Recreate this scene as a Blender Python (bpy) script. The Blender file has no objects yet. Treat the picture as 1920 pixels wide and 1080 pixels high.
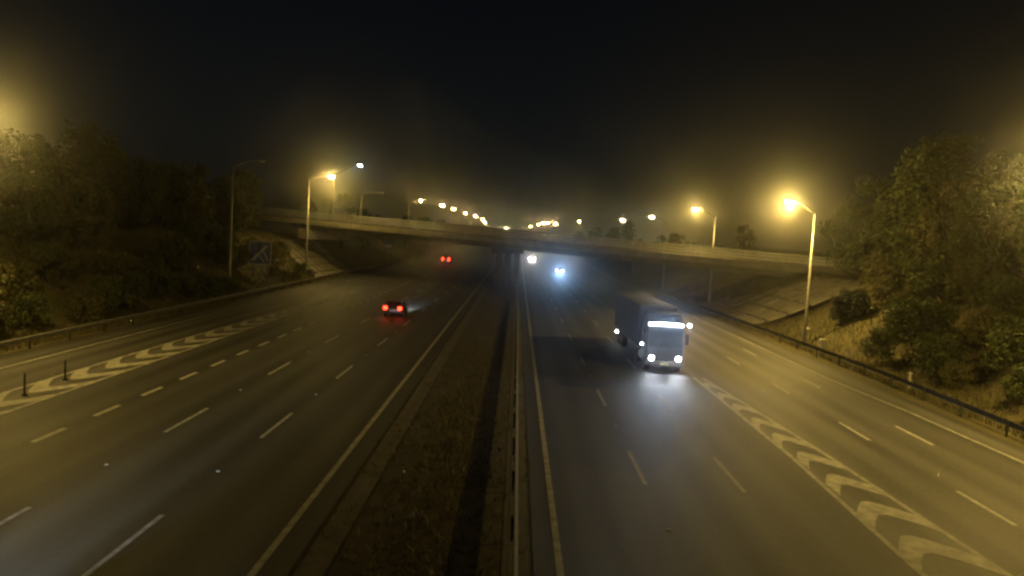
import bpy, math, random
import numpy as np
from mathutils import Vector, Matrix

scene = bpy.context.scene
col = scene.collection
R = math.radians
random.seed(7)
rng = np.random.default_rng(7)

# ------------------------------------------------------------------ camera
FPX, CAM_H, VPX, VPY, ROLL = 1410.0, 8.3, 972.0, 441.5, R(3.3)
_d = np.array([(VPX-960)/FPX, (VPY-540)/FPX, 1.0]); _d /= np.linalg.norm(_d)
_u = np.array([math.sin(ROLL), -math.cos(ROLL), 0.0]); _u -= _d*_u.dot(_d); _u /= np.linalg.norm(_u)
_r = np.cross(_d, _u)
if _r[0] < 0: _r = -_r
CM = np.array([_r, _d, _u])
cam_data = bpy.data.cameras.new('camera')
cam = bpy.data.objects.new('camera', cam_data); col.objects.link(cam)
cam_data.sensor_width = 36.0
cam_data.lens = FPX/1920*36.0
cam_data.clip_start = 0.2
cam_data.clip_end = 4000
_m = Matrix.Identity(4)
for i in range(3):
    _m[i][0] = CM[i][0]; _m[i][1] = -CM[i][1]; _m[i][2] = -CM[i][2]
_m[2][3] = CAM_H
cam.matrix_world = _m
scene.camera = cam

# ------------------------------------------------------------------ night sky
world = bpy.data.worlds.new('World'); scene.world = world; world.use_nodes = True
wn = world.node_tree.nodes; wl = world.node_tree.links; wn.clear()
sky = wn.new('ShaderNodeTexSky'); sky.sky_type = 'NISHITA'; sky.sun_disc = False
SUN_EL, SUN_AZ = R(42.0), R(150)   # the moon: same sky, thousands of times dimmer
sky.sun_elevation = SUN_EL; sky.sun_rotation = SUN_AZ
bg = wn.new('ShaderNodeBackground'); bg.inputs['Strength'].default_value = 0.0008
wo = wn.new('ShaderNodeOutputWorld')
wl.new(sky.outputs[0], bg.inputs[0]); wl.new(bg.outputs[0], wo.inputs[0])
sun_d = bpy.data.lights.new('moonlight', 'SUN'); sun_d.energy = 0.004; sun_d.angle = R(0.5)
sun_d.color = (0.8, 0.88, 1.0)
sun = bpy.data.objects.new('moonlight', sun_d); col.objects.link(sun)
sun.location = (0, -30, 60); sun.rotation_euler = (R(48), 0, R(150))

vs = scene.view_settings
vs.view_transform = 'Standard'; vs.look = 'None'; vs.gamma = 1.0; vs.exposure = 0.0
vs.use_curve_mapping = False
scene.cycles.use_denoising = True
scene.cycles.max_bounces = 5
scene.cycles.diffuse_bounces = 2
scene.cycles.glossy_bounces = 2
scene.cycles.transmission_bounces = 3
scene.cycles.transparent_max_bounces = 6
scene.cycles.volume_bounces = 0
scene.cycles.sample_clamp_indirect = 1.0
scene.cycles.filter_width = 2.7
scene.cycles.use_light_tree = True

AMBER = (1.0, 0.67, 0.15)
LAMP_W = 11000.0; GLOW = .33; DOWN = .28
COLD = (0.62, 0.80, 1.0)

# ------------------------------------------------------------------ helpers
def at(px, py, X=None, Y=None, z=None):
    r = CM @ np.array([(px-960)/FPX, (py-540)/FPX, 1.0])
    t = X/r[0] if X is not None else (Y/r[1] if Y is not None else (z-CAM_H)/r[2])
    return Vector((r[0]*t, r[1]*t, CAM_H+r[2]*t))

def smooth(x): x = min(1.0, max(0.0, x)); return x*x*(3-2*x)
def zr(Y):                      # road level: flat near, then a gentle climb
    return 0.009*max(0.0, Y-130)*smooth((Y-130)/90)
def sh(Y):                      # far bend to the left
    return -0.0002*max(0.0, Y-300)**2

MATS = {}
def mat(name, base, rough=0.8, metal=0.0, noise=0.0, scale=4.0, emit=None, estr=0.0, col2=None, bump=0.0, spec=0.5, coat=0.0):
    m = bpy.data.materials.new(name); m.use_nodes = True
    nt = m.node_tree; b = nt.nodes['Principled BSDF']
    b.inputs['Base Color'].default_value = (*base, 1); b.inputs['Roughness'].default_value = rough
    b.inputs['Metallic'].default_value = metal
    b.inputs['Specular IOR Level'].default_value = spec
    b.inputs['Coat Weight'].default_value = coat
    if emit:
        b.inputs['Emission Color'].default_value = (*emit, 1); b.inputs['Emission Strength'].default_value = estr
    if noise or col2:
        tc = nt.nodes.new('ShaderNodeTexCoord'); n = nt.nodes.new('ShaderNodeTexNoise')
        n.inputs['Scale'].default_value = scale; n.inputs['Detail'].default_value = 6
        nt.links.new(tc.outputs['Object'], n.inputs['Vector'])
        mx = nt.nodes.new('ShaderNodeMix'); mx.data_type = 'RGBA'
        c2 = col2 or tuple(max(0, c*(1-noise)) for c in base)
        mx.inputs[6].default_value = (*base, 1); mx.inputs[7].default_value = (*c2, 1)
        rp = nt.nodes.new('ShaderNodeMapRange'); rp.inputs[1].default_value = .32; rp.inputs[2].default_value = .68
        nt.links.new(n.outputs[0], rp.inputs[0]); nt.links.new(rp.outputs[0], mx.inputs[0])
        nt.links.new(mx.outputs[2], b.inputs['Base Color'])
        if bump:
            bp = nt.nodes.new('ShaderNodeBump'); bp.inputs['Strength'].default_value = bump
            n2 = nt.nodes.new('ShaderNodeTexNoise'); n2.inputs['Scale'].default_value = scale*8
            nt.links.new(tc.outputs['Object'], n2.inputs['Vector'])
            nt.links.new(n2.outputs[0], bp.inputs['Height']); nt.links.new(bp.outputs[0], b.inputs['Normal'])
    if emit and estr > 20: m.cycles.emission_sampling = 'NONE'
    MATS[name] = m
    return m

class MB:
    def __init__(s): s.v = []; s.f = []
    def add(s, vs_, fs):
        o = len(s.v); s.v += [tuple(v) for v in vs_]; s.f += [tuple(i+o for i in f) for f in fs]; return s
    def box(s, x0, x1, y0, y1, z0, z1, tx=0.0, ty=0.0):      # tx/ty inset the top
        return s.add([(x0,y0,z0),(x1,y0,z0),(x1,y1,z0),(x0,y1,z0),(x0+tx,y0+ty,z1),(x1-tx,y0+ty,z1),(x1-tx,y1-ty,z1),(x0+tx,y1-ty,z1)],
              [(3,2,1,0),(4,5,6,7),(0,1,5,4),(1,2,6,5),(2,3,7,6),(3,0,4,7)])
    def hexa(s, p):      # 8 points, bottom ring then top ring
        return s.add(p, [(3,2,1,0),(4,5,6,7),(0,1,5,4),(1,2,6,5),(2,3,7,6),(3,0,4,7)])
    def tube(s, pts, rad, n=8, cap=True):
        pts = [Vector(p) for p in pts]
        rad = rad if isinstance(rad, (list, tuple)) else [rad]*len(pts)
        rings = []
        for i, p in enumerate(pts):
            t = (pts[min(i+1, len(pts)-1)]-pts[max(i-1, 0)]).normalized()
            a = Vector((1, 0, 0)) if abs(t.x) < .8 else Vector((0, 1, 0))
            u = t.cross(a).normalized(); w = t.cross(u)
            rings.append([p+(u*math.cos(k*2*math.pi/n)+w*math.sin(k*2*math.pi/n))*rad[i] for k in range(n)])
        V = [v for r_ in rings for v in r_]; F = []
        for i in range(len(pts)-1):
            for k in range(n):
                F.append((i*n+k, i*n+(k+1) % n, (i+1)*n+(k+1) % n, (i+1)*n+k))
        if cap: F.append(tuple(reversed(range(n)))); F.append(tuple((len(pts)-1)*n+k for k in range(n)))
        return s.add(V, F)
    def prism(s, prof, x0, x1, inset=None):    # prof: list of (y,z); extruded along x; inset(z) narrows the sides
        n = len(prof); ins = inset or (lambda y, z: 0)
        V = [(x0+ins(y, z), y, z) for y, z in prof]+[(x1-ins(y, z), y, z) for y, z in prof]
        F = [tuple(range(n)), tuple(reversed(range(n, 2*n)))]
        F += [(i, i+n, (i+1) % n+n, (i+1) % n) for i in range(n)]
        return s.add(V, F)
    def build(s, name, m, parent=None, smooth_=False, bevel=0.0):
        me = bpy.data.meshes.new(name); me.from_pydata(s.v, [], s.f); me.validate()
        import bmesh
        bm = bmesh.new(); bm.from_mesh(me); bmesh.ops.recalc_face_normals(bm, faces=bm.faces)
        if bevel: bmesh.ops.bevel(bm, geom=list(bm.edges), offset=bevel, segments=2, affect='EDGES', profile=.6, clamp_overlap=True)
        bm.to_mesh(me); bm.free()
        if smooth_ or bevel:
            for p in me.polygons: p.use_smooth = True
        if m is not None: me.materials.append(m if not isinstance(m, str) else MATS[m])
        o = bpy.data.objects.new(name, me); col.objects.link(o)
        if parent is not None: o.parent = parent
        return o

def tag(o, label=None, cat=None, group=None, kind=None):
    if label: o['label'] = label
    if cat: o['category'] = cat
    if group: o['group'] = group
    if kind: o['kind'] = kind
    return o
def thing(name, label, cat, loc=(0,0,0), rz=0.0, group=None):
    o = bpy.data.objects.new(name, None); col.objects.link(o)
    o.location = loc; o.rotation_euler = (0, 0, rz); o.empty_display_size = .3
    return tag(o, label, cat, group)
def copy_tree(o, parent=None):
    c = o.copy(); col.objects.link(c); c.parent = parent
    for ch in list(o.children): copy_tree(ch, c)
    return c
def light(name, kind, loc, energy, color, parent=None, radius=.1, target=None, spot=None, blend=.6):
    d = bpy.data.lights.new(name, kind); d.energy = energy; d.color = color; d.shadow_soft_size = radius
    if kind == 'SPOT': d.spot_size = spot; d.spot_blend = blend
    o = bpy.data.objects.new(name, d); col.objects.link(o); o.location = loc
    if parent is not None: o.parent = parent
    if target is not None:
        o.rotation_euler = (Vector(target)-Vector(loc)).to_track_quat('-Z', 'Y').to_euler()
    return o

# ------------------------------------------------------------------ materials
def asphalt(name, base, seed):
    m = bpy.data.materials.new(name); m.use_nodes = True; nt = m.node_tree; b = nt.nodes['Principled BSDF']
    tc = nt.nodes.new('ShaderNodeTexCoord')
    mp = nt.nodes.new('ShaderNodeMapping'); mp.inputs['Scale'].default_value = (1.0, 0.035, 1); mp.inputs['Location'].default_value = (seed, seed, 0)
    nt.links.new(tc.outputs['Object'], mp.inputs[0])
    n1 = nt.nodes.new('ShaderNodeTexNoise'); n1.inputs['Scale'].default_value = .9; n1.inputs['Detail'].default_value = 5
    nt.links.new(mp.outputs[0], n1.inputs['Vector'])
    n2 = nt.nodes.new('ShaderNodeTexNoise'); n2.inputs['Scale'].default_value = 5; n2.inputs['Detail'].default_value = 9; n2.inputs['Roughness'].default_value = .75
    nt.links.new(tc.outputs['Object'], n2.inputs['Vector'])
    n3 = nt.nodes.new('ShaderNodeTexNoise'); n3.inputs['Scale'].default_value = 60; n3.inputs['Detail'].default_value = 4
    nt.links.new(tc.outputs['Object'], n3.inputs['Vector'])
    a = nt.nodes.new('ShaderNodeMath'); a.operation = 'ADD'; nt.links.new(n1.outputs[0], a.inputs[0]); nt.links.new(n2.outputs[0], a.inputs[1])
    a2 = nt.nodes.new('ShaderNodeMath'); a2.operation = 'ADD'; nt.links.new(a.outputs[0], a2.inputs[0]); nt.links.new(n3.outputs[0], a2.inputs[1])
    sx_ = nt.nodes.new('ShaderNodeSeparateXYZ'); nt.links.new(tc.outputs['Object'], sx_.inputs[0])
    tr_ = nt.nodes.new('ShaderNodeMath'); tr_.operation = 'MULTIPLY'; tr_.inputs[1].default_value = 2*math.pi/1.83
    nt.links.new(sx_.outputs[0], tr_.inputs[0])
    sn_ = nt.nodes.new('ShaderNodeMath'); sn_.operation = 'SINE'; nt.links.new(tr_.outputs[0], sn_.inputs[0])
    sm_ = nt.nodes.new('ShaderNodeMath'); sm_.operation = 'MULTIPLY'; sm_.inputs[1].default_value = .15; nt.links.new(sn_.outputs[0], sm_.inputs[0])
    a3 = nt.nodes.new('ShaderNodeMath'); a3.operation = 'ADD'; nt.links.new(a2.outputs[0], a3.inputs[0]); nt.links.new(sm_.outputs[0], a3.inputs[1])
    a2 = a3
    mr = nt.nodes.new('ShaderNodeMapRange'); mr.inputs[1].default_value = 1.22; mr.inputs[2].default_value = 1.78
    mr.inputs[3].default_value = .5; mr.inputs[4].default_value = 1.5
    nt.links.new(a2.outputs[0], mr.inputs[0])
    mu = nt.nodes.new('ShaderNodeMix'); mu.data_type = 'RGBA'; mu.blend_type = 'MULTIPLY'; mu.inputs[0].default_value = 1
    mu.inputs[6].default_value = (*base, 1); nt.links.new(mr.outputs[0], mu.inputs[7])
    nt.links.new(mu.outputs[2], b.inputs['Base Color'])
    b.inputs['Roughness'].default_value = .62; b.inputs['Specular IOR Level'].default_value = .35
    bp = nt.nodes.new('ShaderNodeBump'); bp.inputs['Strength'].default_value = .35; bp.inputs['Distance'].default_value = .01
    n4 = nt.nodes.new('ShaderNodeTexNoise'); n4.inputs['Scale'].default_value = 110
    nt.links.new(tc.outputs['Object'], n4.inputs['Vector']); nt.links.new(n4.outputs[0], bp.inputs['Height']); nt.links.new(bp.outputs[0], b.inputs['Normal'])
    MATS[name] = m; return m
asphalt('asphalt', (.048, .048, .047), 1.0)
asphalt('asphalt_slip', (.085, .082, .075), 9.0)
def paint(name, base):
    m = mat(name, base, .7, noise=.55, scale=2.6, bump=.1); return m
paint('road_paint', (.60, .59, .55)); paint('hatch_paint', (.48, .465, .42)); paint('edge_paint', (.46, .45, .41))
paint('worn_paint', (.36, .35, .32))
mat('stud', (.55, .55, .52), .4)
mat('grass_soil', (.065, .06, .026), .95, col2=(.11, .09, .04), noise=.5, scale=.35, bump=.5)
mat('median_soil', (.034, .029, .017), .95, col2=(.058, .047, .026), noise=.5, scale=.9, bump=.5)
mat('concrete', (.28, .255, .21), .85, noise=.35, scale=1.2, bump=.2)
mat('old_concrete', (.10, .092, .078), .9, noise=.4, scale=1.0, bump=.2)
mat('channel', (.11, .095, .07), .9, noise=.5, scale=1.5, bump=.3)
mat('bridge_concrete', (.19, .172, .14), .85, noise=.4, scale=.8, bump=.2)
mat('galv', (.17, .165, .155), .75, metal=.1, noise=.3, scale=3)
mat('parapet_steel', (.38, .37, .34), .45, metal=.35, noise=.25, scale=2)
mat('column_steel', (.32, .31, .29), .5, metal=.3, noise=.2, scale=2)
mat('lamp_housing', (.25, .25, .24), .5, metal=.3)
mat('bowl_lit', (.9, .8, .6), .3, emit=(1.0, .74, .30), estr=500)
mat('bowl_far', (.9, .8, .6), .3, emit=(1.0, .66, .22), estr=700)
mat('bowl_yellow', (.9, .8, .6), .3, emit=(1.0, .86, .36), estr=500)
mat('led_white', (.9, .9, .9), .3, emit=(.75, .95, .95), estr=120)
mat('bowl_off', (.5, .48, .42), .25)
mat('sign_blue', (.02, .05, .28), .4)
mat('sign_white', (.40, .40, .40), .4)
mat('sign_back', (.055, .058, .055), .6, metal=.2, noise=.3, scale=2)
mat('pale_post', (.62, .60, .52), .6, noise=.25, scale=6)
mat('dark_rubber', (.018, .018, .018), .8)
mat('bark', (.05, .038, .025), .95, noise=.4, scale=6)
mat('glass_dark', (.01, .012, .014), .12, spec=.3)
mat('chrome', (.6, .6, .6), .25, metal=.9)
mat('black_plastic', (.02, .02, .021), .55)
mat('plate_white', (.75, .75, .72), .4)
mat('tail_red', (.35, .01, .01), .3, emit=(1.0, .045, .015), estr=9)
mat('headlamp', (.9, .9, .9), .2, emit=(.85, .93, 1.0), estr=420)
mat('headlamp_cold', (.9, .9, .9), .2, emit=(.66, .82, 1.0), estr=70)
mat('headlamp_warm', (.9, .9, .9), .2, emit=(1.0, .95, .86), estr=120)
mat('light_bar', (.9, .9, .9), .2, emit=(.80, .90, 1.0), estr=45)
mat('marker_white', (.9, .9, .9), .2, emit=(.95, .98, 1.0), estr=60)
mat('trailer_skin', (.022, .025, .036), .6, noise=.15, scale=1.0)
mat('cab_paint', (.012, .015, .024), .6)
def leaf_mat(name, c1, c2):
    m = bpy.data.materials.new(name); m.use_nodes = True; nt = m.node_tree; b = nt.nodes['Principled BSDF']
    g = nt.nodes.new('ShaderNodeNewGeometry')
    mx = nt.nodes.new('ShaderNodeMix'); mx.data_type = 'RGBA'
    mx.inputs[6].default_value = (*c1, 1); mx.inputs[7].default_value = (*c2, 1)
    nt.links.new(g.outputs['Random Per Island'], mx.inputs[0]); nt.links.new(mx.outputs[2], b.inputs['Base Color'])
    b.inputs['Roughness'].default_value = .6
    tr = nt.nodes.new('ShaderNodeBsdfTranslucent'); nt.links.new(mx.outputs[2], tr.inputs[0])
    ms = nt.nodes.new('ShaderNodeMixShader'); ms.inputs[0].default_value = .3
    nt.links.new(b.outputs[0], ms.inputs[1]); nt.links.new(tr.outputs[0], ms.inputs[2])
    nt.links.new(ms.outputs[0], nt.nodes['Material Output'].inputs[0])
    MATS[name] = m; return m
leaf_mat('leaf_a', (.045, .065, .018), (.11, .125, .038))
leaf_mat('leaf_b', (.065, .07, .023), (.14, .125, .045))
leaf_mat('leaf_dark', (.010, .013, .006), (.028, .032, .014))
leaf_mat('grass_blade', (.075, .072, .028), (.17, .145, .06))

# ------------------------------------------------------------------ ground and roads
def terrain(X, Y):
    x = X-sh(Y); z = zr(Y)
    lump = .35*math.sin(X*.31+Y*.17)+.3*math.sin(X*.13-Y*.23+1)+.2*math.sin(X*.7+Y*.5)
    far = 1-.45*smooth((Y-135)/60)
    if x < -29.2:
        t = -29.2-x
        return z-.05+(6.2*smooth(t/13)+lump*smooth(t/4))*far
    if x > 24.9:
        t = x-24.9
        return z-.05+(5.8*smooth(t/13)+lump*smooth(t/4))*far
    return z-.06
xs = [-400,-300,-220,-160,-120,-95,-80,-70]+list(np.arange(-62,-28,1.5))+[-28.3,-26,-20,-14,-8,-4,0,4,10,16,22,24.2]+list(np.arange(25,62,1.5))+[70,80,95,120,160,220,300,400]
ys = list(np.arange(-120,0,12))+list(np.arange(0,160,2.5))+list(np.arange(160,320,8))+list(np.arange(320,1200,25))
g = MB()
V = [(x+sh(y), y, terrain(x+sh(y), y)) for y in ys for x in xs]
nx = len(xs)
F = [(j*nx+i, j*nx+i+1, (j+1)*nx+i+1, (j+1)*nx+i) for j in range(len(ys)-1) for i in range(nx-1)]
g.add(V, F)
tag(g.build('ground', 'grass_soil', smooth_=True), kind='structure')

YS = list(np.arange(-60, 140, 10))+list(np.arange(140, 320, 10))+list(np.arange(320, 1000, 20))
def strip(fl, fr, z, y0=-1e9, y1=1e9, ys_=None):
    mb = MB(); yy = ys_ or [y for y in YS if y0 <= y <= y1]
    if ys_ is None:
        if y0 > -1e8 and (not yy or yy[0] > y0): yy = [y0]+yy
        if y1 < 1e8 and (not yy or yy[-1] < y1): yy = yy+[y1]
    L = [(fl(y) if callable(fl) else fl) for y in yy]; Rr = [(fr(y) if callable(fr) else fr) for y in yy]
    V = []
    for y, a, b_ in zip(yy, L, Rr): V += [(a+sh(y), y, zr(y)+z), (b_+sh(y), y, zr(y)+z)]
    mb.add(V, [(2*i, 2*i+1, 2*i+3, 2*i+2) for i in range(len(yy)-1)])
    return mb
# gore edges
def hatR_(y): return -20.25                                     # left gore, main road side
def hatL_(y): return -22.5 + .35*smooth((y-35)/30) + 1.9*smooth((y-50)/55)
def gRl(y): return 11.15 + .4*smooth((y-19)/9)                  # right gore, main road side
def gRr(y): return 13.6 - .06*max(0, y-24) - .0006*max(0, y-34)**2
road_l = tag(strip(-28.2, -5.0, 0.0).build('road_left', 'asphalt'), kind='structure')
road_r = tag(strip(0.85, 23.4, 0.0).build('road_right', 'asphalt'), kind='structure')
slip_l = tag(strip(-28.15, lambda y: hatR_(y), 0.004, -60, 104).build('slip_road_left', 'asphalt_slip'), kind='structure')
slip_r = tag(strip(lambda y: gRl(y), 23.35, 0.004, -60, 84).build('slip_road_right', 'asphalt_slip'), kind='structure')
median = tag(strip(-5.0, 0.85, -0.02).build('central_reserve', 'median_soil'), kind='structure')
chan = strip(-4.85, -4.15, 0.02).build('drain_channel', 'channel', median)
chan2 = strip(0.05, 0.75, 0.0).build('drain_channel', 'old_concrete', median)
PZ = 0.009
def solid(x, w, parent, y0=-50, y1=700, m='edge_paint', name='edge_line'):
    fx = x if callable(x) else (lambda y: x)
    return strip(lambda y: fx(y)-w/2, lambda y: fx(y)+w/2, PZ, y0, y1).build(name, m, parent)
solid(-5.8, .19, road_l); solid(1.52, .19, road_r)
solid(lambda y: -26.1, .20, slip_l, -50, 104)
solid(hatR_, .2, slip_l, -50, 96); solid(hatL_, .2, slip_l, -50, 96)
solid(-25.2, .18, road_l, 112, 700)
solid(lambda y: 21.75-.7*smooth((y-36)/14), .17, slip_r, -50, 84); solid(21.0, .17, road_r, 84.5, 700)
solid(gRl, .19, slip_r, -50, 47); solid(gRr, .19, slip_r, -50, 47)
_dash = {}
def dash(x, y0, ln, w, parent, m='road_paint'):
    key = (ln, w, m)
    if key not in _dash:
        o = MB().add([(-w/2,0,0),(w/2,0,0),(w/2,ln,0),(-w/2,ln,0)], [(0,1,2,3)]).build('lane_dash', m, parent); _dash[key] = o
    else:
        o = _dash[key].copy(); col.objects.link(o); o.parent = parent
    o.location = (x+sh(y0), y0, zr(y0)+PZ+(0.004 if zr(y0) > 0 else 0))
    if zr(y0+ln) > 0: o.rotation_euler = (math.atan2(zr(y0+ln)-zr(y0), ln), 0, 0)
for k in range(-2, 22):
    y = 16.5+12*k-.15*k*0
    dash(-9.42, y-.2, 4, .15, road_l); dash(-13.12, y-.2, 4, .15, road_l)
    dash(4.87, 25.4-12+12*(k), 4, .15, road_r, 'worn_paint'); dash(8.22, 25.2-12+12*k, 4, .15, road_r, 'worn_paint')
for k in range(-3, 34): dash(-16.8, 22.2+3.9*k, 1.95, .22, road_l)
for k in range(-2, 4):
    dash(16.35, 33.5-10+10*k if k != 9 else 0, 3.2, .16, slip_r)
dash(19.1, 33.3, 3.3, .16, slip_r); dash(19.1, 46.0, 3.3, .16, slip_r); dash(19.1, 58.5, 3.3, .16, slip_r)
stud_o = None
for k in range(-1, 9):
    for x, p in ((-9.42, road_l), (-13.12, road_l), (4.87, road_r), (8.22, road_r)):
        y = 24.2+12*k if x < 0 else 33.4-12+12*k
        if stud_o is None:
            stud_o = MB().hexa([(-.06,-.05,0),(.06,-.05,0),(.06,.05,0),(-.06,.05,0),(-.045,-.02,.022),(.045,-.02,.022),(.045,.02,.022),(-.045,.02,.022)]).build('road_stud', 'stud', p); o = stud_o
        else:
            o = stud_o.copy(); col.objects.link(o); o.parent = p
        o.location = (x, y, zr(y)+.002)
# gore chevrons: V stripes, each its own painted piece
def chevron(xl, xr, ytip, arm, th, sgn, frac, parent, m='hatch_paint'):
    # tip at xl+(xr-xl)*frac; arms run sgn*arm along y to both lines
    y = lambda a: ytip+sgn*a
    n = 7; V = []
    pts = []
    for i in range(n+1):
        t = i/n; x0 = xl(ytip)+(xr(ytip)-xl(ytip))*t
        a = arm*((abs(t-frac)/(frac if t < frac else 1-frac))**1.35)
        yy = y(a)
        x = xl(yy)+(xr(yy)-xl(yy))*t
        pts.append((x, yy))
    for x, yy in pts: V += [(x, yy, PZ+.004), (x, yy+th, PZ+.004)]
    MB().add(V, [(2*i, 2*i+2, 2*i+3, 2*i+1) for i in range(n)]).build('chevron_stripe', m, parent)
for k in range(-3, 20):
    y = 33.1+3.15*k
    chevron(lambda q: hatL_(q)+.1, lambda q: hatR_(q)-.1, y, 1.9, 1.45, 1, .45, slip_l)
for k in range(-3, 9):
    y = 20.9+2.93*k
    if gRr(y)-gRl(y) > .45:
        chevron(lambda q: gRl(q)+.1, lambda q: gRr(q)-.1, y, 1.35 if k < 6 else .9, 1.25, -1, .36, slip_r)

# ------------------------------------------------------------------ safety barriers
def barrier(name, label, x, y0, y1, zb, double=False, step=4.0, group=None):
    fx = x if callable(x) else (lambda y: x)
    t = thing(name, label, 'barrier', (0, 0, 0), 0, group)
    prof = [(-.04,.44),(.02,.47),(.05,.52),(.05,.56),(-.01,.60),(.05,.64),(.05,.69),(.02,.73),(-.04,.76)]
    yy = list(np.arange(y0, y1+.1, step))
    for s in ((1, -1) if double else (1,)):
        mb = MB(); V = []
        for y in yy:
            for px, pz in prof: V.append((fx(y)+s*(.10+px)+sh(y), y, zr(y)+zb+pz))
            for px, pz in reversed(prof): V.append((fx(y)+s*(.10+px-.012)+sh(y), y, zr(y)+zb+pz))
        n = 2*len(prof)
        mb.add(V, [(j*n+i, j*n+(i+1) % n, (j+1)*n+(i+1) % n, (j+1)*n+i) for j in range(len(yy)-1) for i in range(n)])
        mb.build('rail', 'galv', t)
    p0 = None
    for y in yy:
        if y > 150: break
        if p0 is None:
            p0 = MB().box(-.05,.05,-.03,.03,-.3,.66).build('post', 'sign_back', t); o = p0
        else:
            o = p0.copy(); col.objects.link(o); o.parent = t
        o.location = (fx(y), y, zr(y)+zb)
    return t
barrier('safety_barrier', 'long steel crash barrier along the left verge below the dark bank', -28.55, 8, 200, 0.0)
barrier('safety_barrier', 'long steel crash barrier along the right verge beside the slip road', lambda y: 24.2+.35*math.sin((y-38)/9) if y < 60 else 24.2+.35*math.sin(22/9)-.02*(y-60), 12, 100, 0.0)
barrier('safety_barrier', 'central crash barrier along the edge of the right carriageway', .28, 4, 240, 0.0, True)

# ------------------------------------------------------------------ overbridge
BA = Vector((-31.1, 122.0, 8.0)); BB = Vector((36.8, 92.0, 5.65))
bd = Vector((BB.x-BA.x, BB.y-BA.y, 0)); BL = bd.length; bd.normalize(); bn = Vector((-bd.y, bd.x, 0))   # bn points away from the camera
if bn.y < 0: bn = -bn
bsl = (BB.z-BA.z)/BL
def bp(s, t, z): return BA+bd*s+bn*t+Vector((0, 0, bsl*s+z))
bridge = thing('road_bridge', 'concrete road overbridge with railed steel parapet crossing the motorway', 'bridge', (3, 107, 0))
def bbox(s0, s1, t0, t1, z0, z1, mb=None):
    mb = mb or MB()
    return mb.hexa([bp(s0,t0,z0)-bo, bp(s1,t0,z0)-bo, bp(s1,t1,z0)-bo, bp(s0,t1,z0)-bo, bp(s0,t0,z1)-bo, bp(s1,t0,z1)-bo, bp(s1,t1,z1)-bo, bp(s0,t1,z1)-bo])
bo = Vector((3, 107, 0))
S0, S1, BW = -18, BL+22, 11.0
bbox(S0, S1, .4, BW-.4, .15, .75).build('deck', 'old_concrete', bridge)
bbox(S0, S1, 0, .398, 0, .85).build('edge_beam', 'bridge_concrete', bridge)
bbox(S0, S1, BW-.398, BW, 0, .85).build('edge_beam', 'concrete', bridge)
for t in (1.3, 3.4, 5.5, 7.6, 9.7): bbox(-4, BL+2, t-.35, t+.35, -.75, .148).build('girder', 'old_concrete', bridge)
for t in (.12, BW-.24):
    for z in (1.12, 1.52, 1.93): bbox(S0, S1, t, t+.09, z, z+.15).build('parapet_rail', 'parapet_steel', bridge)
    for s in np.arange(S0+1, S1, 3.0): bbox(s, s+.1, t+.093, t+.2, .852, 2.02).build('parapet_post', 'parapet_steel', bridge)
# wall of the far footway kerb, crosshead and columns
for sx in (BL*.405,):
    bbox(sx-.6, sx+.6, .9, BW-.9, -1.55, -.752).build('crosshead', 'old_concrete', bridge)
    for t in (2.2, 5.5, 8.8):
        p = bp(sx, t, 0)-bo
        MB().tube([(p.x,p.y,-.3),(p.x,p.y,p.z-1.552)], .48, 16).build('pier_column', 'old_concrete', bridge, True)
def abutment(s0, s1):
    bbox(s0, s1, .2, BW-.2, -2.4, -.752).build('abutment', 'concrete', bridge)
abutment(-6.0, -4.0); abutment(BL-1.2, BL+1.5)
# lit pilaster at the end of the right abutment
pq = at(1537, 532, Y=88.5)
MB().box(pq.x-.5-bo.x, pq.x+.5-bo.x, 88.2-bo.y, 89.0-bo.y, pq.z-1.0, pq.z+.75).build('wing_wall', 'concrete', bridge)
# sloped concrete paving under both ends
def paving(name, label, x_toe, x_top, z_top, y0, y1, skew):
    t = thing(name, label, 'slope paving', (x_toe, y0, 0))
    n, m_ = 6, 8
    for i in range(n):
        for j in range(m_):
            a, b_ = i/n, (i+1)/n; c, d_ = j/m_, (j+1)/m_
            def P(u, v):
                return Vector(((x_top-x_toe)*u+skew*0, (y1-y0)*v-u*skew, z_top*smooth(u)*.55+z_top*u*.45))
            e = .012
            q = [P(a+e, c+e), P(b_-e, c+e), P(b_-e, d_-e), P(a+e, d_-e)]
            MB().hexa([v+Vector((0,0,-.05)) for v in q]+[v+Vector((0,0,.16)) for v in q]).build('slab', 'concrete', t)
    return t
paving('slope_paving', 'pale concrete paved slope below the right end of the bridge', 25.0, 36.5, 5.4, 80.5, 104, 5)
paving('slope_paving', 'concrete paved slope below the left end of the bridge', -29.4, -39, 5.4, 112, 136, -5)

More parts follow.
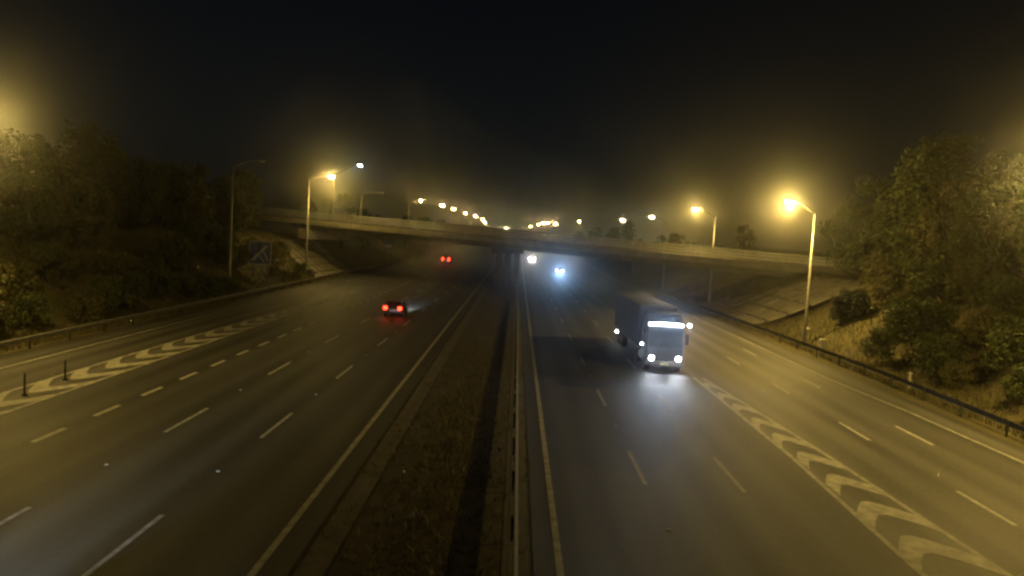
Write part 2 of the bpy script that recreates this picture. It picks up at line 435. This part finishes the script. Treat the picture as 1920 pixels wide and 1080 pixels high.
# ------------------------------------------------------------------ street lamps
def lamp_column(name, label, base, top_z, head, lit='bowl_lit', power=LAMP_W, color=AMBER, group=None, detail=True, rad=(.13,.07), glow=1.0):
    base = Vector(base); head = Vector(head)
    t = thing(name, label, 'street lamp', base, 0, group)
    h = top_z-base.z; hd = head-base
    n = 10 if detail else 6
    MB().tube([(0,0,-.5),(0,0,h*.18),(0,0,h)], [rad[0],rad[0]*.9,rad[1]], n).build('column', 'column_steel', t, True)
    dirx = Vector((hd.x, hd.y, 0)); dl = dirx.length; dirx.normalize()
    a0 = Vector((0,0,h-.12)); a3 = hd-dirx*.28+Vector((0,0,.10))
    pts = [a0+(a3-a0)*s+Vector((0,0,.35*math.sin(math.pi*s*.9)*min(1, dl/2.5)*.6)) for s in (0,.2,.4,.6,.8,1)]
    MB().tube(pts, [rad[1]*.8]*5+[.04], 8 if detail else 5).build('arm', 'column_steel', t, True)
    if detail: MB().box(-.15,.15,-.12,.12,.4,1.2).build('base_door', 'lamp_housing', t)
    sd = Vector((-dirx.y, dirx.x, 0)); fs = 1.0 if detail else 1.7
    def blk(l0, l1, w0, w1, z0, z1):
        q = []
        for z, w, l in ((z0, w0, l0), (z1, w1, l1)):
            for a, b_ in ((-1,-1),(1,-1),(1,1),(-1,1)): q.append(hd+dirx*(l*a)+sd*(w*b_)+Vector((0,0,z)))
        return MB().hexa(q)
    hs = blk(.36, .26, .15, .09, .06, .2).build('lamp_housing', 'lamp_housing', t, bevel=.02 if detail else 0)
    blk(.17*fs, .30*fs, .08*fs, .135*fs, -.13*fs, .055).build('lamp_bowl', lit or 'bowl_off', hs, bevel=.02 if detail else 0)
    if lit and power:
        light('lamp_glow', 'POINT', hd+Vector((0,0,-.36)), power*GLOW*glow, color, t, .12)
        if head.y < 320: light('lamp_light', 'SPOT', hd+Vector((0,0,-.34)), power*DOWN, color, t, .12, hd+dirx*1.0+Vector((0,0,-12)), R(140), .6)
    return t
GR = 'amber motorway lamps'
def gz(x, y): return terrain(x, y)
# right row
lamp_column('street_lamp', 'amber lamp just outside the right edge, nearest on the right verge', (27.0, 33, gz(27,33)), 11.9, (23.6, 33, 12.7), power=LAMP_W*1.5, group=GR)
hR = at(1479, 379, Y=66.2)
lamp_column('street_lamp', 'brightest amber lamp, tall column before the right end of the bridge', (25.75, 66.2, gz(25.75,66.2)), 11.7, hR, group=GR, power=LAMP_W*1.8)
for (px, py), lab in (((1303,393), 'second amber lamp along the right verge, just behind the bridge'),
                      ((1222,407), 'small yellow lamp seen over the bridge, third on the right verge'),
                      ((1168,413), 'small yellow lamp seen over the bridge, fourth on the right verge')):
    h = at(px, py, X=24.0); small = py > 400
    lamp_column('street_lamp', lab, (26.9, h.y, gz(26.9, h.y)), h.z-.8, h, lit='bowl_yellow' if small else 'bowl_lit', power=LAMP_W*(.05 if small else .5), color=(1,.85,.4) if small else AMBER, group=GR, glow=1.0 if small else 1.8)
# left row
lamp_column('street_lamp', 'amber lamp just outside the left edge, nearest on the left bank', (-31.5, 38.5, gz(-31.5,38.5)), 12.2, (-27.6, 38.5, 13.0), group=GR)
pA = at(437, 312, X=-31.5)
lamp_column('street_lamp', 'unlit lamp column on the left bank beside the blue sign', (-31.5, pA.y, gz(-31.5,pA.y)), pA.z, (-28.3, pA.y, pA.z+.7), lit=None, group=GR, rad=(.16,.10))
hB = at(622, 332, X=-28.0)
lamp_column('street_lamp', 'amber lamp on column in front of the left end of the bridge', (-31.3, hB.y, gz(-31.3,hB.y)), at(580,336,Y=hB.y).z, hB, group=GR, rad=(.16,.1), power=LAMP_W*.55, glow=1.5)
LL = [(789,376,.28),(829,385,.03),(850,392,.025),(873,400,.02),(892,405,.015),(905,411,.012),(909,416,.012)]
def solve_row(px, py, X):
    best = None
    for Y in np.arange(120, 720, 1.0):
        p = at(px, py, Y=Y); e = abs(p.x-(X+sh(Y)))
        if best is None or e < best[0]: best = (e, p)
    return best[1]
lastY = 0
for i, (px, py, pw) in enumerate(LL):
    p = solve_row(px, py, -28.0)
    if p.y <= lastY+20: p = at(px, py, Y=lastY+35)
    lastY = p.y
    bx = p.x-3.2
    lamp_column('street_lamp', 'amber lamp with wide glow beyond the bridge on the left' if i == 0 else 'small far amber lamp, %s of the left row after the wide glow' % ['', 'first', 'second', 'third', 'fourth', 'fifth', 'sixth'][i],
                (bx, p.y, gz(bx, p.y)), p.z-.8, p, lit='bowl_lit' if i == 0 else 'bowl_far', power=LAMP_W*pw, group=GR if i == 0 else 'far lamps of the left row', detail=(i == 0))
for i, (px, py, Y, pw) in enumerate([(1086,415,300,.17),(1042,420,350,.005),(1028,418,400,.015),(1019,419,440,.015),(1010,421,480,.015),(995,424,560,.01)]):
    p = at(px, py, Y=Y); bx = p.x+3.0
    lamp_column('street_lamp', 'amber lamp with wide glow beyond the bridge on the right' if i == 0 else 'small far amber lamp, %s leftwards of the right cluster after the wide glow' % ['', 'first', 'second', 'third', 'fourth', 'fifth', 'sixth'][i],
                (bx, Y, gz(bx, Y)), p.z-.8, p, lit='bowl_lit' if i == 0 else 'bowl_far', power=LAMP_W*pw, group=GR if i == 0 else 'far lamps of the right row', detail=(i == 0))
p = at(950, 428, Y=620)
lamp_column('street_lamp', 'lone yellowish far lamp above the vanishing point of the road', (p.x-2.5, 620, gz(p.x-2.5, 620)), p.z-.8, p, lit='bowl_yellow', power=LAMP_W*.3, color=(1,.9,.4), detail=False)
# columns on the bridge deck
pc = at(655, 402, Y=127); sC = (pc-BA).dot(bd); bC = bp(sC, 1.2, .75)
hC = at(675, 310, Y=bC.y)
lamp_column('street_lamp', 'white lamp on a column standing on the bridge deck', bC, at(655,330,Y=bC.y).z, hC, lit='led_white', power=260, color=(.8,1,.97))
pd = at(708, 405, Y=125); sD = (pd-BA).dot(bd); bD = bp(sD, 1.2, .75)
lamp_column('street_lamp', 'unlit slim column on the bridge deck right of the white lamp', bD, at(708,366,Y=bD.y).z, at(716,362,Y=bD.y), lit=None)

# ------------------------------------------------------------------ signs, posts
def sign_panel(root, w, h, z0, face):
    pan = MB().box(-w/2, w/2, 0, .05, z0, z0+h).build('panel', face, root)
    for s in (-1, 1): MB().tube([(s*w*.3, .12, -.6), (s*w*.3, .12, z0+h-.1)], .055, 8).build('post', 'galv', root, True)
    return pan
sx, sy = -32.5, 95.0
sz = gz(sx, sy)
sg = thing('road_sign', 'blue motorway sign with white diagonal stripes on the left bank', 'road sign', (sx, sy, sz), R(12))
w, h, z0 = 2.7, 3.0, 2.75-sz
pan = sign_panel(sg, w, h, z0, 'sign_blue')
for (x0, x1, a, b_) in ((-w/2, w/2, z0, z0+.12), (-w/2, w/2, z0+h-.12, z0+h), (-w/2, -w/2+.12, z0+.121, z0+h-.121), (w/2-.12, w/2, z0+.121, z0+h-.121)):
    MB().box(x0, x1, -.012, -.002, a, b_).build('border', 'sign_white', pan)
def slash(x0, za, x1, zb, t):
    MB().hexa([(x0-t,-.014,za),(x0+t,-.014,za),(x0+t,-.002,za),(x0-t,-.002,za),(x1-t,-.014,zb),(x1+t,-.014,zb),(x1+t,-.002,zb),(x1-t,-.002,zb)]).build('stripe', 'sign_white', pan)
slash(-.95, z0+.5, .75, z0+2.4, .2)
slash(.45, z0+.35, -.2, z0+1.25, .09); slash(.98, z0+.5, .42, z0+1.7, .09)
s2p = at(728, 460, X=-28.2)
s2 = thing('road_sign', 'small pale blue sign under the bridge on the far left verge', 'road sign', (s2p.x, s2p.y, gz(s2p.x, s2p.y)), R(8))
pn2 = sign_panel(s2, 2.0, 1.6, s2p.z-.8-gz(s2p.x, s2p.y), 'sign_blue')
MB().box(-.8, .8, -.012, -.002, s2p.z-.55-gz(s2p.x, s2p.y), s2p.z+.2-gz(s2p.x, s2p.y)).build('legend_band', 'sign_white', pn2)
def pillar(name, label, x, y, w, h, cat='marker post', m='pale_post'):
    t = thing(name, label, cat, (x, y, gz(x, y)))
    MB().box(-w/2, w/2, -w/2, w/2, -.2, h, .02, .02).build('shaft', m, t)
    MB().box(-w/2-.03, w/2+.03, -w/2-.03, w/2+.03, h, h+.08, .04, .04).build('cap', m, t)
    return t
pillar('marker_pillar', 'pale square pillar behind the right barrier, nearest to the dark bush', 25.5, 61.6, .42, 1.2)
pillar('marker_pillar', 'pale square pillar at the foot of the bright right lamp column', 26.3, 67.3, .42, 1.1)
pillar('marker_post', 'slim pale post standing at the right barrier among shrubs', 25.4, 47.6, .16, 1.0)
def delineator(label, px, py):
    p = at(px, py, z=.0)
    t = thing('delineator_post', label, 'bollard', (p.x, p.y, .012), 0, 'posts in the left gore')
    MB().tube([(0,0,0),(0,0,.06)], .12, 12).build('base', 'dark_rubber', t)
    MB().tube([(0,0,.06),(0,0,.95)], .045, 10).build('shaft', 'dark_rubber', t, True)
    MB().tube([(0,0,.95),(0,0,.99)], [.05,.03], 10).build('cap', 'dark_rubber', t)
delineator('thin dark upright post on the left gore, nearest the frame edge', 46, 742)
delineator('thin dark upright post on the left gore, farther of the two', 122, 713)

# ------------------------------------------------------------------ vehicles
def wheel(parent, x, y, r, w, s):
    t = MB().tube([(x-w/2,y,r),(x+w/2,y,r)], r, 20).build('wheel', 'dark_rubber', parent)
    MB().tube([(x+s*(w/2+.001),y,r),(x+s*(w/2+.015),y,r)], r*.62, 14).build('rim', 'chrome', t)
    return t
def make_car(name, label, loc, heading, paint_, scale=1.0, group=None, head='headlamp', hp=0, hcol=COLD, tail=True, van=False, lens=.10, throw=26, tilt=3.5, cone=34):
    # local frame: front towards -y, heading = rz
    t = thing(name, label, 'car', loc, heading, group)
    H2 = 1.47 if not van else 1.95
    W = .89
    low = [(-2.1,.32),(-2.13,.55),(-2.02,.74),(-1.15,.93),(2.02,.98),(2.12,.80),(2.14,.45),(2.05,.30)]
    ins = lambda y, z: .0+max(0, (abs(y)-1.75))*.35+(.04 if z < .4 else 0)
    MB().prism(low, -W, W, ins).build('body', paint_, t, bevel=.05)
    cb = [(-1.12,.925),(-.42,H2-.06),(-.1,H2),(1.35,H2-.02),(1.62,H2-.1),(2.0,.965)] if not van else [(-1.3,.925),(-.75,H2-.08),(-.4,H2),(1.85,H2),(2.02,H2-.08),(2.08,.965)]
    cin = lambda y, z: .05+(z-.92)*.28
    cab = MB().prism(cb, -W, W, cin).build('cabin', paint_, t, bevel=.03)
    def pane(pts, nm): MB().add(pts, [(0,1,2,3)]).build(nm, 'glass_dark', cab)
    f0, f1 = cb[0], cb[1]; r0, r1 = cb[-1], cb[-2]
    def quad(a, b_, sgn, nm):
        lo = .12; hi = .92
        A = (a[0]+(b_[0]-a[0])*lo, a[1]+(b_[1]-a[1])*lo); B_ = (a[0]+(b_[0]-a[0])*hi, a[1]+(b_[1]-a[1])*hi)
        wa, wb = W-cin(0, A[1])-.07, W-cin(0, B_[1])-.09; o = .012*sgn
        pane([(-wa,A[0]+o,A[1]+.008),(wa,A[0]+o,A[1]+.008),(wb,B_[0]+o,B_[1]+.008),(-wb,B_[0]+o,B_[1]+.008)], nm)
    quad(f0, f1, -1, 'windscreen'); quad(r0, r1, 1, 'rear_window')
    for s in (-1, 1):
        zt, zb = H2-.13, .99
        for (ya, yb, yc, yd) in (((-.95,.30,.30,-.42),(.36,1.72,1.42,.36)) if not van else ((-1.1,-.1,-.1,-.72),)):
            xb, xt = s*(W-cin(0, zb)+.012), s*(W-cin(0, zt)+.012)
            pane([(xb,ya,zb),(xb,yb,zb),(xt,yc,zt),(xt,yd,zt)], 'side_window')
        MB().box(s*(W+.01), s*(W+.17), -.92, -.80, .92, 1.06).build('mirror', 'black_plastic', t)
        wheel(t, s*(W-.10), -1.32, .32, .21, s); wheel(t, s*(W-.10), 1.32, .32, .21, s)
        hl = MB().tube([(s*.63,-2.09,.66),(s*.63,-2.125,.66)], lens, 14).build('headlight', head, t)
        tl = MB().box(s*.50, s*.85, 2.07, 2.145, .68, 1.3 if van else 1.0).build('taillight', 'tail_red' if tail else 'black_plastic', t, bevel=.015)
        if tail and math.cos(heading) < 0: light('taillight_glow', 'POINT', (s*.68,2.2,.84), 12 if van else 6, (1.0,.10,.03), t, .08)
        if hp: light('headlight_beam', 'SPOT', (s*.63,-2.17,.66), hp, hcol, t, .06, (s*.63-throw*.02,-2.17-throw,.66-throw*math.tan(R(tilt))), R(cone), .9)
    MB().box(-.26,.26,2.145,2.16,.55,.66).build('number_plate', 'plate_white', t)
    MB().box(-.26,.26,-2.15,-2.135,.42,.53).build('number_plate', 'plate_white', t)
    MB().box(-.5,.5,-2.145,-2.11,.55,.62).build('grille', 'black_plastic', t)
    MB().box(-.8,.8,2.10,2.17,.36,.48).build('bumper', 'black_plastic', t, bevel=.02)
    t.scale = (scale,)*3
    return t
mat('paint_dark', (.025, .028, .035), .3, coat=.6)
mat('paint_silver', (.30, .31, .32), .3, metal=.5, coat=.6)
mat('paint_grey', (.09, .09, .10), .3, coat=.6)
PI = math.pi
c1 = at(736, 578, z=.83)
make_car('car', 'dark car with red tail lights driving away in the middle lane', (c1.x, c1.y+2.1, 0), PI, 'paint_dark', hp=9000, hcol=(.72,.9,1.0), tilt=6, cone=22)
c2 = at(836, 490, Y=186)
make_car('van', 'far van with red tail lights driving away under the bridge', (c2.x, 188, zr(188)), PI, 'paint_silver', scale=1.12, hp=1500, hcol=(1,.95,.85), van=True)
c3 = at(1050, 507, Y=172)
make_car('car', 'oncoming car with dazzling blue white headlights under the bridge', (c3.x, 172+2.1, zr(172)), 0, 'paint_grey', head='headlamp_cold', hp=3000, hcol=(.34,.60,1.0), lens=.11, tilt=-1, cone=26)
c4 = at(997, 489, Y=228)
make_car('car', 'far oncoming car with faint warm white headlights beside the median', (c4.x, 230, zr(230)), 0, 'paint_dark', head='headlamp_warm', hp=1200, hcol=(1,.95,.88), lens=.14)
c5 = at(945, 441, Y=470)
make_car('car', 'tiny farthest oncoming car near the vanishing point with pale lights', (c5.x, 470, zr(470)), 0, 'paint_dark', head='headlamp_warm', lens=.2)
make_car('car', 'car below the camera outside the frame lighting the near left lanes', (-11.6, 7.6, 0), PI, 'paint_grey', hp=9000, hcol=(.70,.88,1.0), tilt=8, cone=26)

def make_lorry(loc):
    t = thing('lorry', 'oncoming articulated lorry with bright roof light bar and white headlights', 'lorry', loc)
    prof = [(0,.45),(-.06,.95),(0,1.55),(.12,2.75),(.45,3.25),(1.1,3.72),(2.15,3.78),(2.2,1.1),(2.2,.5)]
    ins = lambda y, z: .03+max(0, z-2.7)*.10+max(0, .25-y)*.12
    cab = MB().prism(prof, -1.24, 1.24, ins).build('cab', 'cab_paint', t, bevel=.05)
    MB().add([(-1.06,-.02,1.66),(1.06,-.02,1.66),(1.04,.085,2.66),(-1.04,.085,2.66)], [(0,1,2,3)]).build('windscreen', 'glass_dark', cab)
    for s in (-1, 1):
        MB().add([(s*1.235,.3,1.75),(s*1.235,1.35,1.75),(s*1.225,1.35,2.6),(s*1.225,.42,2.6)], [(0,1,2,3)]).build('side_window', 'glass_dark', cab)
        MB().box(s*1.26, s*1.50, .02, .16, 1.85, 2.55).build('mirror', 'black_plastic', t, bevel=.03)
        hb = MB().box(s*.66, s*1.06, -.11, -.03, .80, 1.08).build('headlight', 'black_plastic', t, bevel=.03)
        MB().tube([(s*.86,-.112,.94),(s*.86,-.118,.94)], .125, 16).build('lens', 'headlamp', hb)
        light('headlight_beam', 'SPOT', (s*.86,-.2,.94), 520, (.86,.94,1.0), t, .07, (s*.86+.3,-14.2,.94-14*math.tan(R(4.0))), R(24), 1.0)
        light('headlight_glow', 'SPOT', (s*.86,-.2,.94), 36, (.72,.86,1.0), t, .07, (s*.86+.3-2.5,-14.2,2.6), R(60), 1.0)
    for k in range(6): MB().box(-.6,.6,-.075,-.04,1.02+k*.085,1.06+k*.085).build('grille_bar', 'black_plastic', cab)
    MB().box(-1.2,1.2,-.10,.3,.42,.72).build('bumper', 'black_plastic', t, bevel=.04)
    MB().box(-.26,.26,-.118,-.102,.5,.61).build('number_plate', 'plate_white', t)
    for k in (-1, 1): MB().tube([(k*.45,-.045,1.62),(k*.05+.3*k,.05,2.25)], .012, 6).build('wiper', 'black_plastic', cab)
    # curved roof light bar
    bar = MB(); n = 10; V = []
    for i in range(n+1):
        x = -1.08+2.16*i/n; b_ = .09*(x/1.08)**2
        zc = 3.13-.05*(x/1.08)**2
        V += [(x,-.02+b_*.8,zc-.05),(x,-.02+b_*.8,zc+.06),(x,.22+b_,zc+.06),(x,.22+b_,zc-.05)]
    F = [(4*i+a, 4*i+(a+1) % 4, 4*(i+1)+(a+1) % 4, 4*(i+1)+a) for i in range(n) for a in range(4)]+[(0,1,2,3),(4*n+3,4*n+2,4*n+1,4*n)]
    bar.add(V, F).build('roof_light_bar', 'light_bar', t)
    MB().box(-1.12,1.12,-.20,.2,2.99,3.025).build('bar_light_shield', 'black_plastic', t)  # added shield, stops the bar's downward light reaching the cab front
    bl = light('bar_light', 'AREA', (0,-.06,3.15), 150, (.40,.62,1.0), t)
    bl.data.shape = 'RECTANGLE'; bl.data.size = 2.1; bl.data.size_y = .05
    bl.rotation_euler = (R(-90), 0, 0)
    MB().tube([(1.28,.1,3.0),(1.46,.06,3.12)], .025, 6).build('lamp_bracket', 'black_plastic', t)
    MB().tube([(1.48,.06,3.13),(1.48,-.02,3.13)], .10, 12).build('marker_light', 'marker_white', t)
    MB().tube([(-1.25,1.45,1.60),(-1.31,1.42,1.60)], .06, 10).build('marker_light', 'marker_white', t)
    MB().tube([(-1.29,13.6,.86),(-1.35,13.57,.86)], .09, 10).build('marker_light', 'marker_white', t)
    tr = MB().box(-1.27,1.27,3.0,15.4,1.15,4.0).build('trailer', 'trailer_skin', t, bevel=.03)
    for s in (-1, 1):
        for k in range(12): MB().box(s*1.272, s*1.285, 3.3+k, 3.36+k, 1.25, 3.9).build('side_rib', 'trailer_skin', tr)
    MB().box(-.5,.5,1.6,15.0,.62,1.0).build('chassis', 'black_plastic', t)
    for s in (-1, 1):
        wheel(t, s*1.02, .95, .5, .34, s)
        for y in (4.0, 11.0, 12.2, 13.4): wheel(t, s*1.02, y, .5, .38, s)
        MB().box(s*.7, s*1.18, 2.0, 3.2, .5, 1.0).build('fuel_tank', 'galv', t, bevel=.05)
    return t
lq = at(1246.5, 672, z=.94)
make_lorry((lq.x, lq.y+.12, 0))

# ------------------------------------------------------------------ vegetation
def leaf_mesh(name, centres, radii, per, size, m):
    n = len(centres)*per
    c = np.repeat(np.array(centres), per, axis=0); rr = np.repeat(np.array(radii), per)
    d = rng.normal(size=(n, 3)); d /= np.linalg.norm(d, axis=1)[:, None]
    p = c+d*(rr*rng.uniform(.25, 1, n)**.6)[:, None]
    a = rng.normal(size=(n, 3)); a /= np.linalg.norm(a, axis=1)[:, None]
    b_ = np.cross(a, rng.normal(size=(n, 3))); b_ /= np.linalg.norm(b_, axis=1)[:, None]
    s = (size*rng.uniform(.6, 1.4, n))[:, None]
    V = np.empty((n, 4, 3)); V[:, 0] = p-a*s; V[:, 1] = p+b_*s*.45; V[:, 2] = p+a*s; V[:, 3] = p-b_*s*.45
    me = bpy.data.meshes.new(name)
    me.vertices.add(n*4); me.vertices.foreach_set('co', V.reshape(-1))
    me.loops.add(n*4); me.loops.foreach_set('vertex_index', np.arange(n*4))
    me.polygons.add(n); me.polygons.foreach_set('loop_start', np.arange(0, n*4, 4)); me.polygons.foreach_set('loop_total', np.full(n, 4))
    me.update(); me.materials.append(MATS[m]); return me
def make_tree(kind, height, spread, trunk_h, clumps, per, leaf, m):
    root = bpy.data.objects.new(kind, None)
    col.objects.link(root)
    cs, rs = [], []
    mb = MB(); mb.tube([(0,0,-.4),(random.uniform(-.1,.1),.05,trunk_h),(random.uniform(-.3,.3),random.uniform(-.3,.3),height*.8)], [height*.024,height*.017,.03], 8)
    for i in range(clumps):
        a = random.uniform(0, 2*PI); hz = random.uniform(0, 1)**.85
        z = trunk_h*.75+(height-trunk_h*.75)*hz
        rmax = spread*(1-abs(hz-.38)**1.6*1.15)*random.uniform(.35, 1.0)
        c = (math.cos(a)*rmax, math.sin(a)*rmax, z); cs.append(c); rs.append(random.uniform(.10,.20)*spread+.22)
        if i % 3 == 0: mb.tube([(0,0,max(.2, z*.55)), (c[0]*.5,c[1]*.5,z*.82), c], [.05,.035,.012], 5)
    mb.build('trunk', 'bark', root)
    o = bpy.data.objects.new('crown', leaf_mesh('crown', cs, rs, per, leaf, m)); col.objects.link(o); o.parent = root
    return root
protos_t = [make_tree('bank_tree', 9.0, 3.4, 1.6, 95, 80, .15, 'leaf_a'), make_tree('bank_tree', 7.5, 2.7, 1.4, 55, 95, .16, 'leaf_b'), make_tree('bank_tree', 10.5, 3.3, 2.4, 100, 75, .15, 'leaf_a')]
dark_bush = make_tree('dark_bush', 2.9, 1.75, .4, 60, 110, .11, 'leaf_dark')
protos_s = [make_tree('bank_shrub', 2.6, 1.7, .4, 34, 70, .12, 'leaf_b'), make_tree('bank_shrub', 3.4, 1.9, .5, 40, 70, .13, 'leaf_a'), make_tree('bank_shrub', 1.8, 1.6, .3, 28, 70, .11, 'leaf_b')]
used = set()
def plant(protos, x, y, s, label, cat, group, dz=0.0):
    pr = random.choice(protos)
    if id(pr) in used: o = copy_tree(pr)
    else: o = pr; used.add(id(pr))
    o.location = (x, y, gz(x, y)+dz); o.rotation_euler = (0, 0, random.uniform(0, 6.28))
    o.scale = (s*random.uniform(.9,1.15), s*random.uniform(.9,1.15), s*random.uniform(.9,1.12))
    tag(o, label, cat, group)
def bridge_clear(x, y):
    q = Vector((x, y, 0))-Vector((BA.x, BA.y, 0)); t = q.dot(bn); return t < -3.5 or t > BW+3.5
LT, RT = 'leafy tree in the dark on the left bank', 'leafy tree lit amber on the right bank'
for y in np.arange(57, 118, 5.5):
    x = -41+random.uniform(-3, 3)
    if bridge_clear(x, y): plant(protos_t, x, y+random.uniform(-2,2), random.uniform(.75,1.1), LT, 'tree', 'trees on the left bank')
    x = -50+random.uniform(-3, 3)
    if bridge_clear(x, y): plant(protos_t, x, y+random.uniform(-2,2), random.uniform(.9,1.25), LT, 'tree', 'trees on the left bank')
plant(protos_t[1:2], -31.8, 42.8, .84, 'bushy tree at the left frame edge catching bright lamp light', 'tree', None)
for y in np.arange(24, 82, 5.5):
    x = 37+random.uniform(-2.5, 2.5)
    if bridge_clear(x, y): plant(protos_t, x, y+random.uniform(-2,2), random.uniform(.8,1.2), RT, 'tree', 'trees on the right bank')
    x = 46+random.uniform(-3, 3)
    if bridge_clear(x, y): plant(protos_t, x, y+random.uniform(-2,2), random.uniform(1.2,1.7), RT, 'tree', 'trees on the right bank')
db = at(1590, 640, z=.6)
plant([dark_bush], db.x, db.y, .95, 'dense dark-leaved bush behind the right barrier beside the pale pillar', 'bush', None)  # leaf colour set much darker than the other shrubs
for x, y, s_, lb in ((41, 77, 1.55, 'tall tree closest to the right end of the bridge'), (37.8, 69, 1.3, 'tree right of the bright lamp column, second from the bridge end'),
        (35.5, 58, 1.2, 'tree above the dark bush on the right bank'), (35, 47, 1.2, 'tree above the slim pale post on the right bank'), (34, 37, 1.25, 'lit tree filling the right frame edge')):
    plant(protos_t, x, y, s_, lb, 'tree', 'trees on the right bank')
for y in np.arange(26, 112, 2.6):
    for x in (-31.6+random.uniform(-.8,.8), -35.3+random.uniform(-1.6,1.6)):
        if bridge_clear(x, y) and not (x > -33.9 and 84 < y < 97) and random.random() < .85:
            plant(protos_s, x, y+random.uniform(-1,1), random.uniform(.5,.85) if x > -33 else random.uniform(.8,1.25), 'low shrub on the slope of the left bank', 'shrub', 'shrubs on the left bank')
for y in np.arange(24, 84, 2.2):
    for x in (27.6+random.uniform(-.7,.7), 31.0+random.uniform(-1.2,1.2), 34.0+random.uniform(-1.5,1.5)):
        if bridge_clear(x, y) and not (58 < y and x < 31.5) and not (y > 72) and random.random() < .85:
            plant(protos_s, x, y+random.uniform(-1,1), random.uniform(.45,.8) if x < 29 else random.uniform(.8,1.25), 'low shrub on the slope of the right bank', 'shrub', 'shrubs on the right bank')
for y in np.arange(142, 420, 17):
    for sd, x in ((-1, -40), (1, 37)):
        plant(protos_t, x+sh(y)+random.uniform(-3, 5)*1.0, y+random.uniform(-4,4), random.uniform(.6,1.0), 'dark distant tree beside the motorway beyond the bridge', 'tree', 'trees beyond the bridge')
# rough grass on the verges and banks
n = 67000
side = rng.random(n) < .5
t = rng.random(n)**1.4*12
gx = np.where(side, -29.0-t, 24.7+t); gy = rng.uniform(12, 128, n)
md = np.arange(n) >= 60000
gx = np.where(md, np.clip(-2.0+rng.normal(0, 1.25, n), -4.9, .7), gx); gy = np.where(md, 8+rng.random(n)**1.5*90, gy)
gzv = np.array([terrain(a, b_) for a, b_ in zip(gx, gy)])
gzv = np.where(md, -.02, gzv); hh = rng.uniform(.18, .55, n)*np.where(md, .6, 1); an = rng.uniform(0, 6.28, n); ww = rng.uniform(.02, .05, n)
V = np.empty((n, 3, 3))
V[:, 0] = np.stack([gx-np.cos(an)*ww, gy-np.sin(an)*ww, gzv-.03], 1); V[:, 1] = np.stack([gx+np.cos(an)*ww, gy+np.sin(an)*ww, gzv-.03], 1)
V[:, 2] = np.stack([gx+rng.normal(0,.13,n), gy+rng.normal(0,.13,n), gzv+hh], 1)
me = bpy.data.meshes.new('rough_grass')
me.vertices.add(n*3); me.vertices.foreach_set('co', V.reshape(-1)); me.loops.add(n*3); me.loops.foreach_set('vertex_index', np.arange(n*3))
me.polygons.add(n); me.polygons.foreach_set('loop_start', np.arange(0, n*3, 3)); me.polygons.foreach_set('loop_total', np.full(n, 3)); me.update()
me.materials.append(MATS['grass_blade'])
gr = bpy.data.objects.new('rough_grass', me); col.objects.link(gr)
tag(gr, 'rough dry grass covering both verges and banks', 'grass', None, 'stuff')

# ------------------------------------------------------------------ damp night air
hz_m = bpy.data.materials.new('haze_air'); hz_m.use_nodes = True
nt = hz_m.node_tree; nt.nodes.clear()
ou = nt.nodes.new('ShaderNodeOutputMaterial'); pv = nt.nodes.new('ShaderNodeVolumePrincipled')
pv.inputs['Color'].default_value = (.95, .95, .95, 1); pv.inputs['Density'].default_value = 0.00105
pv.inputs['Anisotropy'].default_value = 0.957
nt.links.new(pv.outputs[0], ou.inputs['Volume'])
hz_m.cycles.volume_sampling = 'EQUIANGULAR'
hz = MB().box(-415, 415, -135, 1215, -3, 48).build('haze', hz_m)
tag(hz, 'thin damp night haze glowing around the lamps', 'haze', None, 'stuff')
